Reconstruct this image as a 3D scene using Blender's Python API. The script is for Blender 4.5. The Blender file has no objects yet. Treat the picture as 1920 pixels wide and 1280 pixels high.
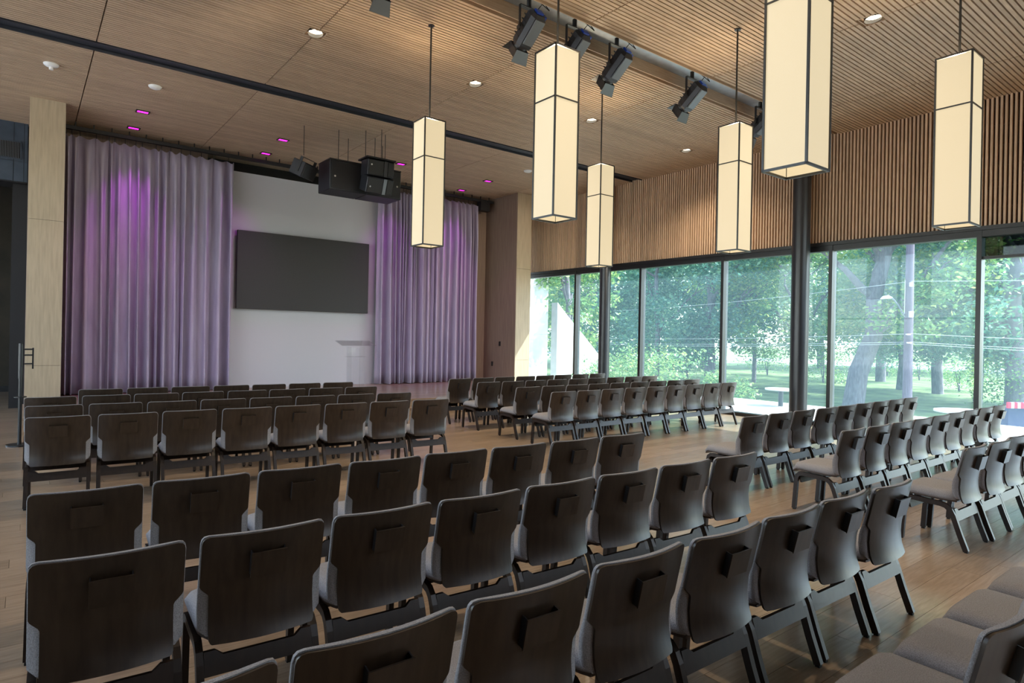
import bpy, math, random
import numpy as np
from mathutils import Matrix, Vector
random.seed(7); rng = np.random.default_rng(7)
S = bpy.context.scene
C = S.collection
sin, cos, pi = math.sin, math.cos, math.pi

# ------------------------------------------------------------------ camera
EYE = Vector((0, 0, 1.65))
F_PX, YAW, ROLL = 1179.19, 0.6613423, -0.0197144
fw = Vector((sin(YAW), cos(YAW), 0.00033)).normalized()
rt = Vector((cos(YAW), -sin(YAW), 0)); up = rt.cross(fw)
r2 = rt * cos(ROLL) - up * sin(ROLL); u2 = r2.cross(fw)
cd = bpy.data.cameras.new('camera'); cam = bpy.data.objects.new('camera', cd); C.objects.link(cam)
cd.sensor_width = 36; cd.lens = F_PX * 36 / 1920; cd.shift_y = -12.8 / 1920; cd.clip_end = 400; cd.clip_start = 0.05
M = Matrix(((r2.x, u2.x, -fw.x, EYE.x), (r2.y, u2.y, -fw.y, EYE.y), (r2.z, u2.z, -fw.z, EYE.z), (0, 0, 0, 1)))
cam.matrix_world = M
S.camera = cam

# ------------------------------------------------------------------ world, sun, exposure
W = bpy.data.worlds.new('sky'); S.world = W; W.use_nodes = True
wn = W.node_tree.nodes; wl = W.node_tree.links
sky = wn.new('ShaderNodeTexSky'); sky.sky_type = 'NISHITA'; sky.sun_disc = False
SUN_DIR = Vector((0.50, -0.52, 0.69)).normalized()
sky.sun_elevation = math.asin(SUN_DIR.z); sky.sun_rotation = math.atan2(SUN_DIR.x, SUN_DIR.y)
hs = wn.new('ShaderNodeHueSaturation'); hs.inputs['Saturation'].default_value = .6; wl.new(sky.outputs[0], hs.inputs['Color']); wl.new(hs.outputs[0], wn['Background'].inputs[0]); wn['Background'].inputs[1].default_value = 0.9
sl = bpy.data.lights.new('sun', 'SUN'); sl.energy = 11; sl.angle = 0.012; sl.color = (1, .95, .86)
so = bpy.data.objects.new('sun', sl); C.objects.link(so)
so.rotation_euler = SUN_DIR.to_track_quat('Z', 'Y').to_euler(); so.location = (20, -8, 25)
S.view_settings.view_transform = 'Standard'; S.view_settings.look = 'None'
S.view_settings.gamma = 1; S.view_settings.exposure = 0.18; S.view_settings.use_curve_mapping = False
cy = S.cycles
cy.use_denoising = True; cy.max_bounces = 7; cy.diffuse_bounces = 4; cy.glossy_bounces = 3
cy.transmission_bounces = 4; cy.transparent_max_bounces = 12; cy.sample_clamp_indirect = 4; cy.caustics_reflective = False
cy.caustics_refractive = False; cy.use_light_tree = True

# ------------------------------------------------------------------ helpers
class MB:
    def __init__(s): s.v = []; s.f = []; s.sm = []
    def add(s, vs, fs, smooth=False):
        n = len(s.v); s.v += [tuple(v) for v in vs]; s.f += [tuple(i + n for i in f) for f in fs]; s.sm += [smooth] * len(fs); return s
    def box(s, x0, x1, y0, y1, z0, z1, m=None):
        v = [(x, y, z) for x in (x0, x1) for y in (y0, y1) for z in (z0, z1)]
        if m is not None: v = [tuple(m @ Vector(p)) for p in v]
        return s.add(v, [(0, 1, 3, 2), (4, 6, 7, 5), (0, 4, 5, 1), (2, 3, 7, 6), (0, 2, 6, 4), (1, 5, 7, 3)])
    def bbox(s, x0, x1, y0, y1, z0, z1, b=.005, m=None):   # box with chamfered edges
        vs = []; idx = {}
        for i, x in enumerate((x0, x1)):
            for j, y in enumerate((y0, y1)):
                for k, z in enumerate((z0, z1)):
                    sx, sy, sz = (1, -1)[i], (1, -1)[j], (1, -1)[k]
                    for a in range(3):
                        p = [x + sx * b, y + sy * b, z + sz * b]
                        p[a] = (x, y, z)[a]; idx[i, j, k, a] = len(vs); vs.append(p)
        fs = []
        for i in (0, 1): fs.append([idx[i, j, k, 0] for j, k in ((0, 0), (1, 0), (1, 1), (0, 1))][::(-1 if i == 0 else 1)])
        for j in (0, 1): fs.append([idx[i, j, k, 1] for i, k in ((0, 0), (0, 1), (1, 1), (1, 0))][::(-1 if j == 0 else 1)])
        for k in (0, 1): fs.append([idx[i, j, k, 2] for i, j in ((0, 0), (1, 0), (1, 1), (0, 1))][::(-1 if k == 0 else 1)])
        for j in (0, 1):
            for k in (0, 1): fs.append([idx[0, j, k, 1], idx[1, j, k, 1], idx[1, j, k, 2], idx[0, j, k, 2]][::(1 if j == k else -1)])
        for i in (0, 1):
            for k in (0, 1): fs.append([idx[i, 0, k, 0], idx[i, 1, k, 0], idx[i, 1, k, 2], idx[i, 0, k, 2]][::(-1 if i == k else 1)])
        for i in (0, 1):
            for j in (0, 1): fs.append([idx[i, j, 0, 0], idx[i, j, 1, 0], idx[i, j, 1, 1], idx[i, j, 0, 1]][::(1 if i == j else -1)])
        for i in (0, 1):
            for j in (0, 1):
                for k in (0, 1): fs.append([idx[i, j, k, a] for a in range(3)][::(-1 if (i + j + k) % 2 else 1)])
        if m is not None: vs = [tuple(m @ Vector(p)) for p in vs]
        return s.add(vs, fs)
    def tube(s, pts, rad, n=8, cap=True, smooth=True):
        pts = [Vector(p) for p in pts]; rad = rad if isinstance(rad, (list, tuple)) else [rad] * len(pts)
        vs = []
        for i, p in enumerate(pts):
            t = (pts[min(i + 1, len(pts) - 1)] - pts[max(i - 1, 0)]).normalized()
            a = t.cross(Vector((0, 0, 1))) if abs(t.z) < .95 else t.cross(Vector((1, 0, 0)))
            a.normalize(); b = t.cross(a)
            for k in range(n):
                q = 2 * pi * k / n; vs.append(p + (a * cos(q) + b * sin(q)) * rad[i])
        fs = [(i * n + k, i * n + (k + 1) % n, (i + 1) * n + (k + 1) % n, (i + 1) * n + k) for i in range(len(pts) - 1) for k in range(n)]
        s.add(vs, fs, smooth)
        if cap: 
            m0 = len(s.v) - len(vs)
            s.f += [tuple(m0 + k for k in range(n))[::-1], tuple(m0 + (len(pts) - 1) * n + k for k in range(n))]; s.sm += [False, False]
        return s
    def disc(s, c, r, h, n=24, axis='z'):
        c = Vector(c); d = {'x': Vector((1, 0, 0)), 'y': Vector((0, 1, 0)), 'z': Vector((0, 0, 1))}[axis]
        return s.tube([c, c + d * h], r, n)
    def prism(s, prof, x0, x1, m=None):   # profile in (y,z) extruded along x
        n = len(prof); v = [(x0, y, z) for y, z in prof] + [(x1, y, z) for y, z in prof]
        if m is not None: v = [tuple(m @ Vector(p)) for p in v]
        return s.add(v, [tuple(range(n))[::-1], tuple(range(n, 2 * n))] + [(i, (i + 1) % n, (i + 1) % n + n, i + n) for i in range(n)])
    def sweep(s, path, w, t, x):   # rectangular bar following (y,z) path at x; w in plane, t along x
        P = [Vector((0, a, b)) for a, b in path]; vs = []
        for i, p in enumerate(P):
            d = (P[min(i + 1, len(P) - 1)] - P[max(i - 1, 0)]).normalized(); nn = Vector((0, -d.z, d.y)) * (w / 2)
            for q, e in ((1, -1), (1, 1), (-1, 1), (-1, -1)): vs.append((x + e * t / 2, p.y + nn.y * q, p.z + nn.z * q))
        n = len(P); fs = [(i * 4 + k, i * 4 + (k + 1) % 4, (i + 1) * 4 + (k + 1) % 4, (i + 1) * 4 + k) for i in range(n - 1) for k in range(4)]
        fs += [(3, 2, 1, 0), (n * 4 - 4, n * 4 - 3, n * 4 - 2, n * 4 - 1)]
        return s.add(vs, fs)
    def slab(s, rows, cols, fn, thick, smooth=True):   # rows x cols grid, fn(i,j)->front point, thick(i,j)->offset vector
        a = [fn(i, j) for i in range(rows) for j in range(cols)]; b = [tuple(Vector(a[i * cols + j]) + Vector(thick(i, j))) for i in range(rows) for j in range(cols)]
        N = rows * cols; g = lambda i, j: i * cols + j; fs = []
        for i in range(rows - 1):
            for j in range(cols - 1):
                fs.append((g(i, j), g(i, j + 1), g(i + 1, j + 1), g(i + 1, j))); fs.append((g(i, j) + N, g(i + 1, j) + N, g(i + 1, j + 1) + N, g(i, j + 1) + N))
        ed = [(0, j) for j in range(cols)] + [(i, cols - 1) for i in range(1, rows)] + [(rows - 1, j) for j in range(cols - 2, -1, -1)] + [(i, 0) for i in range(rows - 2, 0, -1)]
        for q in range(len(ed)):
            p0 = g(*ed[q]); p1 = g(*ed[(q + 1) % len(ed)]); fs.append((p0, p0 + N, p1 + N, p1))
        return s.add(a + b, fs, smooth)
    def mesh(s, name, mat, bevel=None):
        me = bpy.data.meshes.new(name); me.from_pydata(s.v, [], s.f)
        me.polygons.foreach_set('use_smooth', s.sm)
        if mat: me.materials.append(mat)
        me.update(); return me
    def build(s, name, mat, parent=None, loc=None, angle=None):
        me = s.mesh(name, mat)
        if any(s.sm):
            try: me.set_sharp_from_angle(angle=angle or .7)
            except Exception: pass
        return ob(name, me, parent, loc)
def ob(name, me, parent=None, loc=None, rz=0):
    o = bpy.data.objects.new(name, me); C.objects.link(o)
    if parent: o.parent = parent
    if loc: o.location = loc
    if rz: o.rotation_euler.z = rz
    return o
def tag(o, label=None, cat=None, group=None, kind=None):
    if label: o['label'] = label
    if cat: o['category'] = cat
    if group: o['group'] = group
    if kind: o['kind'] = kind
    return o
def thing(name, label, cat, loc=(0, 0, 0), rz=0, group=None): return tag(ob(name, None, None, loc, rz), label, cat, group)
KIDS = {}
def copy_tree(o, parent=None):
    c = o.copy(); C.objects.link(c)
    if parent: c.parent = parent
    for ch in KIDS.get(o.name) or list(o.children): copy_tree(ch, c)
    return c
def struct(o): o['kind'] = 'structure'; return o

# ------------------------------------------------------------------ materials
def mat(name, col, rough=.5, metal=0, spec=.5, emit=None, es=0, **kw):
    m = bpy.data.materials.new(name); m.use_nodes = True; b = m.node_tree.nodes['Principled BSDF']
    b.inputs['Base Color'].default_value = (*col, 1); b.inputs['Roughness'].default_value = rough
    b.inputs['Metallic'].default_value = metal; b.inputs['Specular IOR Level'].default_value = spec
    if emit: b.inputs['Emission Color'].default_value = (*emit, 1); b.inputs['Emission Strength'].default_value = es
    for k, v in kw.items(): b.inputs[k.replace('_', ' ')].default_value = v
    return m
def noisy(m, scale=(1, 1, 1), a=(0, 0, 0), b=(1, 1, 1), coord='Object', detail=4, island=0.0, bump=0.0, nscale=4.0, lo=.3, hi=.7):
    nt = m.node_tree; N, L = nt.nodes, nt.links; bs = N['Principled BSDF']
    tc = N.new('ShaderNodeTexCoord'); mp = N.new('ShaderNodeMapping'); mp.inputs['Scale'].default_value = scale
    L.new(tc.outputs[coord], mp.inputs[0]); no = N.new('ShaderNodeTexNoise'); no.inputs['Scale'].default_value = nscale; no.inputs['Detail'].default_value = detail
    cr = N.new('ShaderNodeValToRGB'); cr.color_ramp.elements[0].color = (*a, 1); cr.color_ramp.elements[1].color = (*b, 1)
    cr.color_ramp.elements[0].position = lo; cr.color_ramp.elements[1].position = hi
    out = cr.outputs[0]
    if island:
        ge = N.new('ShaderNodeNewGeometry'); oi = N.new('ShaderNodeObjectInfo'); ad = N.new('ShaderNodeMath'); ad.operation = 'ADD'
        L.new(ge.outputs['Random Per Island'], ad.inputs[0]); L.new(oi.outputs['Random'], ad.inputs[1])
        fr = N.new('ShaderNodeMath'); fr.operation = 'FRACT'; L.new(ad.outputs[0], fr.inputs[0])
        vm = N.new('ShaderNodeVectorMath'); vm.operation = 'SCALE'; vm.inputs[0].default_value = (13, 17, 5); L.new(fr.outputs[0], vm.inputs[3])
        va = N.new('ShaderNodeVectorMath'); L.new(mp.outputs[0], va.inputs[0]); L.new(vm.outputs[0], va.inputs[1]); L.new(va.outputs[0], no.inputs[0])
        mr = N.new('ShaderNodeMapRange'); mr.inputs[3].default_value = 1 - island; mr.inputs[4].default_value = 1 + island; L.new(fr.outputs[0], mr.inputs[0])
        mx = N.new('ShaderNodeVectorMath'); mx.operation = 'SCALE'; L.new(cr.outputs[0], mx.inputs[0]); L.new(mr.outputs[0], mx.inputs[3]); out = mx.outputs[0]
    else: L.new(mp.outputs[0], no.inputs[0])
    L.new(no.outputs['Fac'], cr.inputs[0]); L.new(out, bs.inputs['Base Color'])
    if bump:
        bp = N.new('ShaderNodeBump'); bp.inputs['Strength'].default_value = bump; bp.inputs['Distance'].default_value = .01
        L.new(no.outputs['Fac'], bp.inputs['Height']); L.new(bp.outputs[0], bs.inputs['Normal'])
    return m
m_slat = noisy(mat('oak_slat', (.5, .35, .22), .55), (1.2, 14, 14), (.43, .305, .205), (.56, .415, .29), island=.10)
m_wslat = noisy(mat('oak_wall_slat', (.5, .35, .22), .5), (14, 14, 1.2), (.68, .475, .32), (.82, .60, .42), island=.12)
m_ceilback = noisy(mat('ceiling_backing', (.3, .2, .12), .8), (1, 8, 1), (.10, .065, .045), (.15, .10, .07))
m_wallback = noisy(mat('wall_backing', (.05, .03, .02), .9), (2, 2, 2), (.035, .018, .012), (.06, .03, .02))
m_batten = mat('batten', (.10, .06, .04), .8)
m_floor = noisy(mat('oak_floor', (.4, .3, .2), .33, spec=.5), (1.3, 16, 4), (.30, .21, .135), (.46, .34, .235), island=.13, lo=.25, hi=.75); m_floor.node_tree.nodes['Principled BSDF'].inputs['Roughness'].default_value = .24; m_floor.node_tree.nodes['Principled BSDF'].inputs['Specular IOR Level'].default_value = .8; m_floor.node_tree.nodes['Principled BSDF'].inputs['Coat Weight'].default_value = .4; m_floor.node_tree.nodes['Principled BSDF'].inputs['Coat Roughness'].default_value = .3; m_floor.node_tree.nodes['Principled BSDF'].inputs['Coat IOR'].default_value = 1.8
m_joint = mat('floor_base', (.10, .065, .035), .8)
m_fin = noisy(mat('maple_veneer', (.6, .48, .3), .5), (9, 9, .7), (.40, .325, .225), (.50, .41, .29), nscale=3)
m_finside = noisy(mat('shaded_veneer', (.3, .22, .17), .6), (14, 14, .6), (.22, .155, .12), (.30, .22, .17), nscale=3)  # veneer on faces turned from the light, their shade put into the colour
m_white = mat('white_plaster', (.58, .585, .625), .75)
m_black = mat('black_paint', (.012, .012, .014), .55)
m_dark = mat('dark_bronze', (.009, .010, .012), .38, metal=.0, spec=.6)
m_steel = noisy(mat('steel_blue_sheen', (.05, .065, .085), .3, metal=.75), (2, 2, 2), (.42, .48, .56), (.55, .62, .70))  # pale blue window reflection is put into the plate's base colour
m_colm = mat('column_paint', (.018, .021, .028), .32, spec=.7)
m_soffit = noisy(mat('slate_paint', (.05, .08, .12), .6), (1, 1, 1), (.045, .065, .09), (.065, .09, .125))
m_farwall = noisy(mat('far_wall', (.08, .07, .05), .8), (.5, .5, .5), (.05, .045, .035), (.09, .075, .055))
m_lam = noisy(mat('espresso_laminate', (.04, .025, .015), .34, spec=.4), (12, 12, 1), (.024, .0145, .0085), (.042, .027, .017), island=.05, nscale=3)
m_leg = noisy(mat('espresso_wood', (.03, .018, .012), .4, spec=.4), (6, 6, 1), (.013, .0075, .005), (.026, .015, .010))
m_edge = mat('ply_edge', (.05, .03, .02), .5)
m_fab = noisy(mat('grey_tweed', (.3, .29, .29), .95, spec=.15), (1, 1, 1), (.225, .218, .225), (.37, .362, .375), nscale=260, detail=2, bump=.35)
m_curt = noisy(mat('curtain_purple_lit', (.4, .38, .42), .95, spec=.1), (3, 3, .5), (.40, .36, .475), (.49, .45, .57), nscale=3)  # fabric colour also carries the purple of the stage lighting
m_screen = noisy(mat('charcoal_screen', (.03, .03, .032), .55), (1, 1, 1), (.028, .027, .028), (.033, .032, .033), nscale=60)
m_spk = mat('speaker_black', (.014, .016, .022), .42)
m_grille = noisy(mat('speaker_grille', (.012, .012, .014), .6), (1, 1, 1), (.006, .006, .007), (.018, .018, .020), nscale=400)
m_badge = mat('badge_silver', (.6, .6, .62), .3, metal=.8)
m_blue = mat('blue_plastic', (.01, .05, .38), .35)
m_greymet = mat('grey_metal', (.16, .18, .20), .45, metal=.3)
m_shade = noisy(mat('linen_shade', (.5, .45, .35), .9, spec=.1, emit=(1.0, .80, .48), es=.58), (1, 1, 1), (.32, .30, .26), (.36, .34, .30), nscale=300)
m_domew = mat('white_plastic', (.8, .8, .8), .4)
m_lamp = mat('downlight_lens', (1, 1, 1), .5, emit=(1, .85, .62), es=6)
m_pink = mat('magenta_lens', (.5, .05, .4), .5, emit=(1.0, .03, .75), es=1.6)
m_rubber = mat('rubber', (.01, .01, .01), .8)
m_rod = mat('iron_rod', (.03, .028, .026), .5)
def glassmat(name, tint, refl=.07, haze=0.0, hcol=(.6, .8, 1)):
    m = bpy.data.materials.new(name); m.use_nodes = True; N, L = m.node_tree.nodes, m.node_tree.links; N.clear()
    o = N.new('ShaderNodeOutputMaterial'); t = N.new('ShaderNodeBsdfTransparent'); t.inputs[0].default_value = (*tint, 1)
    g = N.new('ShaderNodeBsdfGlossy'); g.inputs['Roughness'].default_value = .02
    fr = N.new('ShaderNodeLayerWeight'); po = N.new('ShaderNodeMath'); po.operation = 'POWER'; po.inputs[1].default_value = 5; L.new(fr.outputs['Facing'], po.inputs[0])
    ma = N.new('ShaderNodeMath'); ma.operation = 'MULTIPLY_ADD'; ma.inputs[1].default_value = .9; ma.inputs[2].default_value = refl; L.new(po.outputs[0], ma.inputs[0])
    mx = N.new('ShaderNodeMixShader'); L.new(ma.outputs[0], mx.inputs[0]); L.new(t.outputs[0], mx.inputs[1]); L.new(g.outputs[0], mx.inputs[2])
    out = mx.outputs[0]
    if haze:
        d = N.new('ShaderNodeBsdfTranslucent'); d.inputs[0].default_value = (*hcol, 1); m2 = N.new('ShaderNodeMixShader'); m2.inputs[0].default_value = haze
        L.new(out, m2.inputs[1]); L.new(d.outputs[0], m2.inputs[2]); out = m2.outputs[0]
    L.new(out, o.inputs[0]); return m
m_glass = glassmat('window_glass', (.84, .92, .95), .02, .032, (.50, .78, 1.0))
m_cglass = glassmat('clear_glass', (.93, .95, .95), .02)
m_tglass = glassmat('dark_glass', (.16, .20, .20), .03)
m_acryl = glassmat('clear_acrylic', (.97, .975, .98), .02, .04, (1, .95, .95))
def leafmat(name, c1, c2, c3):
    m = bpy.data.materials.new(name); m.use_nodes = True; N, L = m.node_tree.nodes, m.node_tree.links; N.clear()
    o = N.new('ShaderNodeOutputMaterial'); ge = N.new('ShaderNodeNewGeometry'); cr = N.new('ShaderNodeValToRGB')
    e = cr.color_ramp.elements; e[0].color = (*c1, 1); e[1].color = (*c3, 1); k = e.new(.55); k.color = (*c2, 1)
    L.new(ge.outputs['Random Per Island'], cr.inputs[0])
    d = N.new('ShaderNodeBsdfDiffuse'); t = N.new('ShaderNodeBsdfTranslucent'); mx = N.new('ShaderNodeMixShader'); mx.inputs[0].default_value = .45
    L.new(cr.outputs[0], d.inputs[0]); L.new(cr.outputs[0], t.inputs[0]); L.new(d.outputs[0], mx.inputs[1]); L.new(t.outputs[0], mx.inputs[2])
    g = N.new('ShaderNodeBsdfGlossy'); g.inputs['Roughness'].default_value = .35; m2 = N.new('ShaderNodeMixShader'); m2.inputs[0].default_value = .06
    L.new(mx.outputs[0], m2.inputs[1]); L.new(g.outputs[0], m2.inputs[2]); L.new(m2.outputs[0], o.inputs[0]); return m
m_leafA = leafmat('leaf_teal_haze', (.09, .26, .20), (.18, .42, .30), (.42, .62, .36))  # bluish outdoor haze is put into this leaf colour
m_leafB = leafmat('leaf_green', (.12, .30, .11), (.25, .46, .16), (.58, .66, .22))
m_leafC = leafmat('leaf_dark', (.06, .17, .13), (.12, .27, .19), (.24, .38, .24))
m_bark = noisy(mat('bark', (.2, .18, .2), .9), (4, 4, 1), (.14, .12, .14), (.26, .23, .26), bump=.5)
m_pole = noisy(mat('pole_wood', (.15, .11, .14), .9), (6, 6, .5), (.13, .10, .13), (.19, .15, .20))
m_grass = noisy(mat('lawn', (.2, .4, .1), .95), (1, 1, 1), (.10, .16, .06), (.30, .40, .15), nscale=1.2)  # dapple of sun and tree shade is put into the grass colours
m_pave = noisy(mat('pale_paving', (.7, .7, .68), .8), (1, 1, 1), (.62, .61, .58), (.74, .73, .70), nscale=6)
m_road = mat('road', (.55, .57, .60), .8)
m_stone = noisy(mat('white_stone', (.8, .79, .76), .7), (1, 1, 1), (.74, .73, .71), (.84, .83, .81), nscale=5)

# ------------------------------------------------------------------ setting: floor, ceiling, walls
CZ = 5.62
X0, XW, YB, YF, YFAR = -3.5, 12.35, -5.0, 15.3, 20.0
floor = struct(MB().box(X0, XW, YB, YFAR, -.25, -.024).build('floor', m_joint))
# oak boards: courses along x, nearest 300 in view as parts, the rest joined
pw = .19; cand = []; y = YB; r = 0
while y < YFAR:
    x = X0 - rng.uniform(0, 2.0)
    while x < XW:
        L = rng.choice([1.8, 2.2, 2.6]); xa, xb = max(x, X0), min(x + L, XW)
        if xb - xa > .02: cand.append((xa, xb, y, min(y + pw, YFAR)))
        x += L
    y += pw; r += 1
def seen(x, y):
    d = x * fw.x + y * fw.y; l = x * rt.x + y * rt.y
    return d > 1.2 and abs(l / d) < .86 and 1.65 / d < .62
cand.sort(key=lambda b: (not (seen((b[0] + b[1]) / 2, b[2] + .1) or seen(b[0], b[2]) or seen(b[1], b[2])), math.hypot((b[0] + b[1]) / 2, b[2])))
rest = MB()
g = .0012
for n, (xa, xb, ya, yb) in enumerate(cand):
    if n < 300: MB().box(0, xb - xa - 2 * g, 0, yb - ya - 2 * g, -.02, 0).build('floorboard', m_floor, floor, (xa + g, ya + g, 0))
    else: rest.box(xa + g, xb - g, ya + g, yb - g, -.02, 0)
tag(rest.build('floorboards', m_floor, floor), kind='stuff')

# ceiling backing with a lighting slot and a narrow channel
S2a, S2b, S1a, S1b = 5.76, 6.27, 10.57, 10.88
cb = MB()
for ya, yb in ((YB, S2a), (S2b, S1a), (S1b, 16.0)): cb.box(X0, XW, ya, yb, CZ + .058, CZ + .26)
cb.box(X0, XW, 16.0, YFAR, 5.62, 5.9)
ceiling = struct(cb.build('ceiling', m_ceilback))
pl = MB(); pl.box(X0, XW, S2a, S2b, CZ + .17, CZ + .26); struct(pl.build('trim_1', m_steel))
m_chan = mat('channel_slate', (.030, .034, .045), .45); pl = MB(); pl.box(X0, XW, S1a, S1b, CZ + .045, CZ + .26).box(X0, XW, S1a, S1a + .012, CZ - .002, CZ + .045).box(X0, XW, S1b - .012, S1b, CZ - .002, CZ + .045); struct(pl.build('trim_2', m_chan))
sf = MB(); sf.box(X0, XW, S2a, S2a + .015, CZ, CZ + .168).box(X0, XW, S2b - .015, S2b - .001, CZ, CZ + .168); struct(sf.build('trim_3', m_slat))
JX = [X0, -1.83, .75, 3.03, 5.62, 8.2, 10.76, XW - .02]
P = .0625; sw = .045; sh = .052
recs = []; y = YB + .03; DL = [(3.03, 8.3), (5.62, 8.3), (8.22, 8.3), (8.21, 3.43), (11.05, 8.3), (3.03, 3.43), (5.62, 3.43)]
while y < 15.95:
    if not (S2a - sw - .02 < y < S2b + .02 or S1a - sw < y < S1b):
        for a, b in zip(JX[:-1], JX[1:]):
            a, b = a + .008, b - .008
            for dx, dy in DL[:5]:
                if abs(y + sw / 2 - dy) < .125:
                    if abs(a - dx) < .1: a = dx + .13
                    elif abs(b - dx) < .1: b = dx - .13
                    elif a < dx < b: recs.append((a, dx - .13, y)); a = dx + .13
            recs.append((a, b, y))
    y += P
def cseen(x, y):
    d = x * fw.x + y * fw.y; l = x * rt.x + y * rt.y
    return d > .5 and abs(l / d) < .84 and 3.97 / d < .57
recs.sort(key=lambda q: (not any(cseen(q[0] + (q[1] - q[0]) * t, q[2]) for t in (0, .25, .5, .75, 1)), math.hypot((q[0] + q[1]) / 2, q[2])))
meshes = {}; rest = MB()
for n, (a, b, y) in enumerate(recs):
    if n < 300:
        k = round(b - a, 3)
        if k not in meshes: meshes[k] = MB().box(0, k, 0, sw, 0, sh).mesh('slat', m_slat)
        ob('slat', meshes[k], ceiling, (a, y, CZ))
    else: rest.box(a, b, y, y + sw, CZ, CZ + sh)
tag(rest.build('slats', m_slat, ceiling), kind='stuff')

# right (window) wall: slatted band above the glazing
HEADZ = 3.46
wr = MB().box(XW, XW + .3, YB, 17.2, HEADZ + .06, CZ + .3); wall_right = struct(wr.build('wall_right', m_wallback))
wm = MB().box(0, .06, 0, .031, 0, CZ + .04 - (HEADZ + .10)).mesh('slat', m_wslat)
y = 16.9; n = 0
while y > YB and n < 300:
    ob('slat', wm, wall_right, (XW - .075, y, HEADZ + .10)); y -= P; n += 1
bt = MB()
for z in np.arange(3.85, 5.6, .33): bt.box(XW - .014, XW, YB, 17.0, z, z + .018)
bt.build('batten', m_batten, wall_right)
# glazing bays
MU = [17.2, 15.25, 12.88, 10.52, 8.17, 5.80, 3.42, 1.05, -1.32, -3.7, YB]
for k in range(len(MU) - 1):
    a, b = MU[k + 1], MU[k]; f = MB()
    f.box(XW - .11, XW + .07, b - .035, b + .035, 0, HEADZ + .06) if k else None
    f.box(XW - .10, XW + .06, a + .035, b - .035, HEADZ - .07, HEADZ + .06).box(XW - .12, XW + .07, a + .035, b - .035, -.01, .07)
    f.box(XW - .135, XW - .10, a, b, HEADZ + .035, HEADZ + .10)
    if k in (6, 7): f.box(XW - .06, XW + .05, a + .035, b - .035, 3.03, 3.075)
    w = struct(f.build('window_%d' % (k + 1), m_dark))
    if k in (6, 7):
        MB().box(XW - .006, XW + .006, a + .03, b - .03, .06, 3.04).build('glass_pane', m_glass, w)
        MB().box(XW - .006, XW + .006, a + .03, b - .03, 3.06, HEADZ - .06).build('glass_pane', m_tglass, w)
    else: MB().box(XW - .006, XW + .006, a + .03, b - .03, .06, HEADZ - .06).build('glass_pane', m_glass, w)
# other walls
wl_ = MB().box(X0 - .2, X0, YB, YFAR, 0, .35).box(X0 - .2, X0, YB, YFAR, 5.3, 5.9).box(X0 - .2, X0, 16.6, YFAR, .35, 5.3).box(X0 - .2, X0, YB, 1.6, .35, 5.3)
struct(wl_.build('wall_left', m_farwall))
for k in range(2, 7):   # tall glazing across the room, the daylight that shows in the glass and on the left sides of things
    a, b = -4.4 + 3 * k, -1.4 + 3 * k; f = MB().box(X0 - .12, X0 - .02, a, a + .05, .35, 5.3).box(X0 - .12, X0 - .02, b - .05, b, .35, 5.3).box(X0 - .12, X0 - .02, a, b, .35, .42).box(X0 - .12, X0 - .02, a, b, 5.23, 5.3).box(X0 - .12, X0 - .02, a, b, 2.6, 2.66)
    w = struct(f.build('window_%d' % (11 + k), m_dark)); MB().box(X0 - .08, X0 - .07, a + .05, b - .05, .42, 5.23).build('glass_pane', m_cglass, w)
struct(MB().box(X0, XW, YB - .2, YB, 0, 3.6).box(X0, XW, YB - .2, YB, 5.3, 5.9).box(X0, 3.2, YB - .2, YB, .35, 5.3).box(11.9, XW, YB - .2, YB, .35, 5.3).build('wall_back', m_farwall))
for k in range(3):   # high glazing added behind the viewpoint to light the ceiling
    a, b = 3.2 + 2.9 * k, 6.1 + 2.9 * k; f = MB().box(a, a + .05, YB - .12, YB - .02, 3.6, 5.3).box(b - .05, b, YB - .12, YB - .02, 3.6, 5.3).box(a, b, YB - .12, YB - .02, 3.6, 3.67).box(a, b, YB - .12, YB - .02, 5.23, 5.3)
    w = struct(f.build('window_%d' % (21 + k), m_dark)); MB().box(a + .05, b - .05, YB - .08, YB - .07, 3.67, 5.23).build('glass_pane', m_cglass, w)
struct(MB().box(X0, .04, YFAR, YFAR + .2, 0, 5.9).build('wall_far', m_farwall))
struct(MB().box(X0, .04, YFAR - .03, YFAR, 0, .14).build('baseboard_far', m_dark))
struct(MB().box(3.2, 7.75, 15.28, 15.4, 0, 5.27).build('wall_front', m_white))
struct(MB().box(.55, 3.2, 15.285, 15.4, 0, CZ).build('wall_front_left', m_finside)); struct(MB().box(7.75, 10.84, 15.285, 15.4, 0, CZ).build('wall_front_right', m_finside))  # wall ends darkened in colour to stand for shade behind the curtains
struct(MB().box(-.2, 11.35, 15.9, 16.0, 0, 5.9).build('wall_backstage', m_black))
struct(MB().box(11.35, XW + .1, 17.2, 17.35, 0, 5.9).build('wall_corner', m_farwall))
# stage return walls: veneer panels on a dark core
for nm, xa, xb in (('wall_stage_left', .04, .55), ('wall_stage_right', 10.84, 11.35)):
    w = struct(MB().box(xa + .02, xb - .02, 13.8, 16.0 if xa > 5 else YFAR, 0, CZ + .06).build(nm, m_black))
    for za, zb in ((0, .945), (.95, 3.505), (3.51, CZ - .002)):
        MB().box(xa, xb, 13.776, 13.798, za, zb).build('panel', m_fin, w)
    MB().box(xa, xa + .018, 13.80, 15.9, 0, CZ - .002).build('side_panel', m_finside, w)
    MB().box(xb - .018, xb, 13.80, 15.9, 0, CZ - .002).build('side_panel', m_finside, w)
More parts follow.
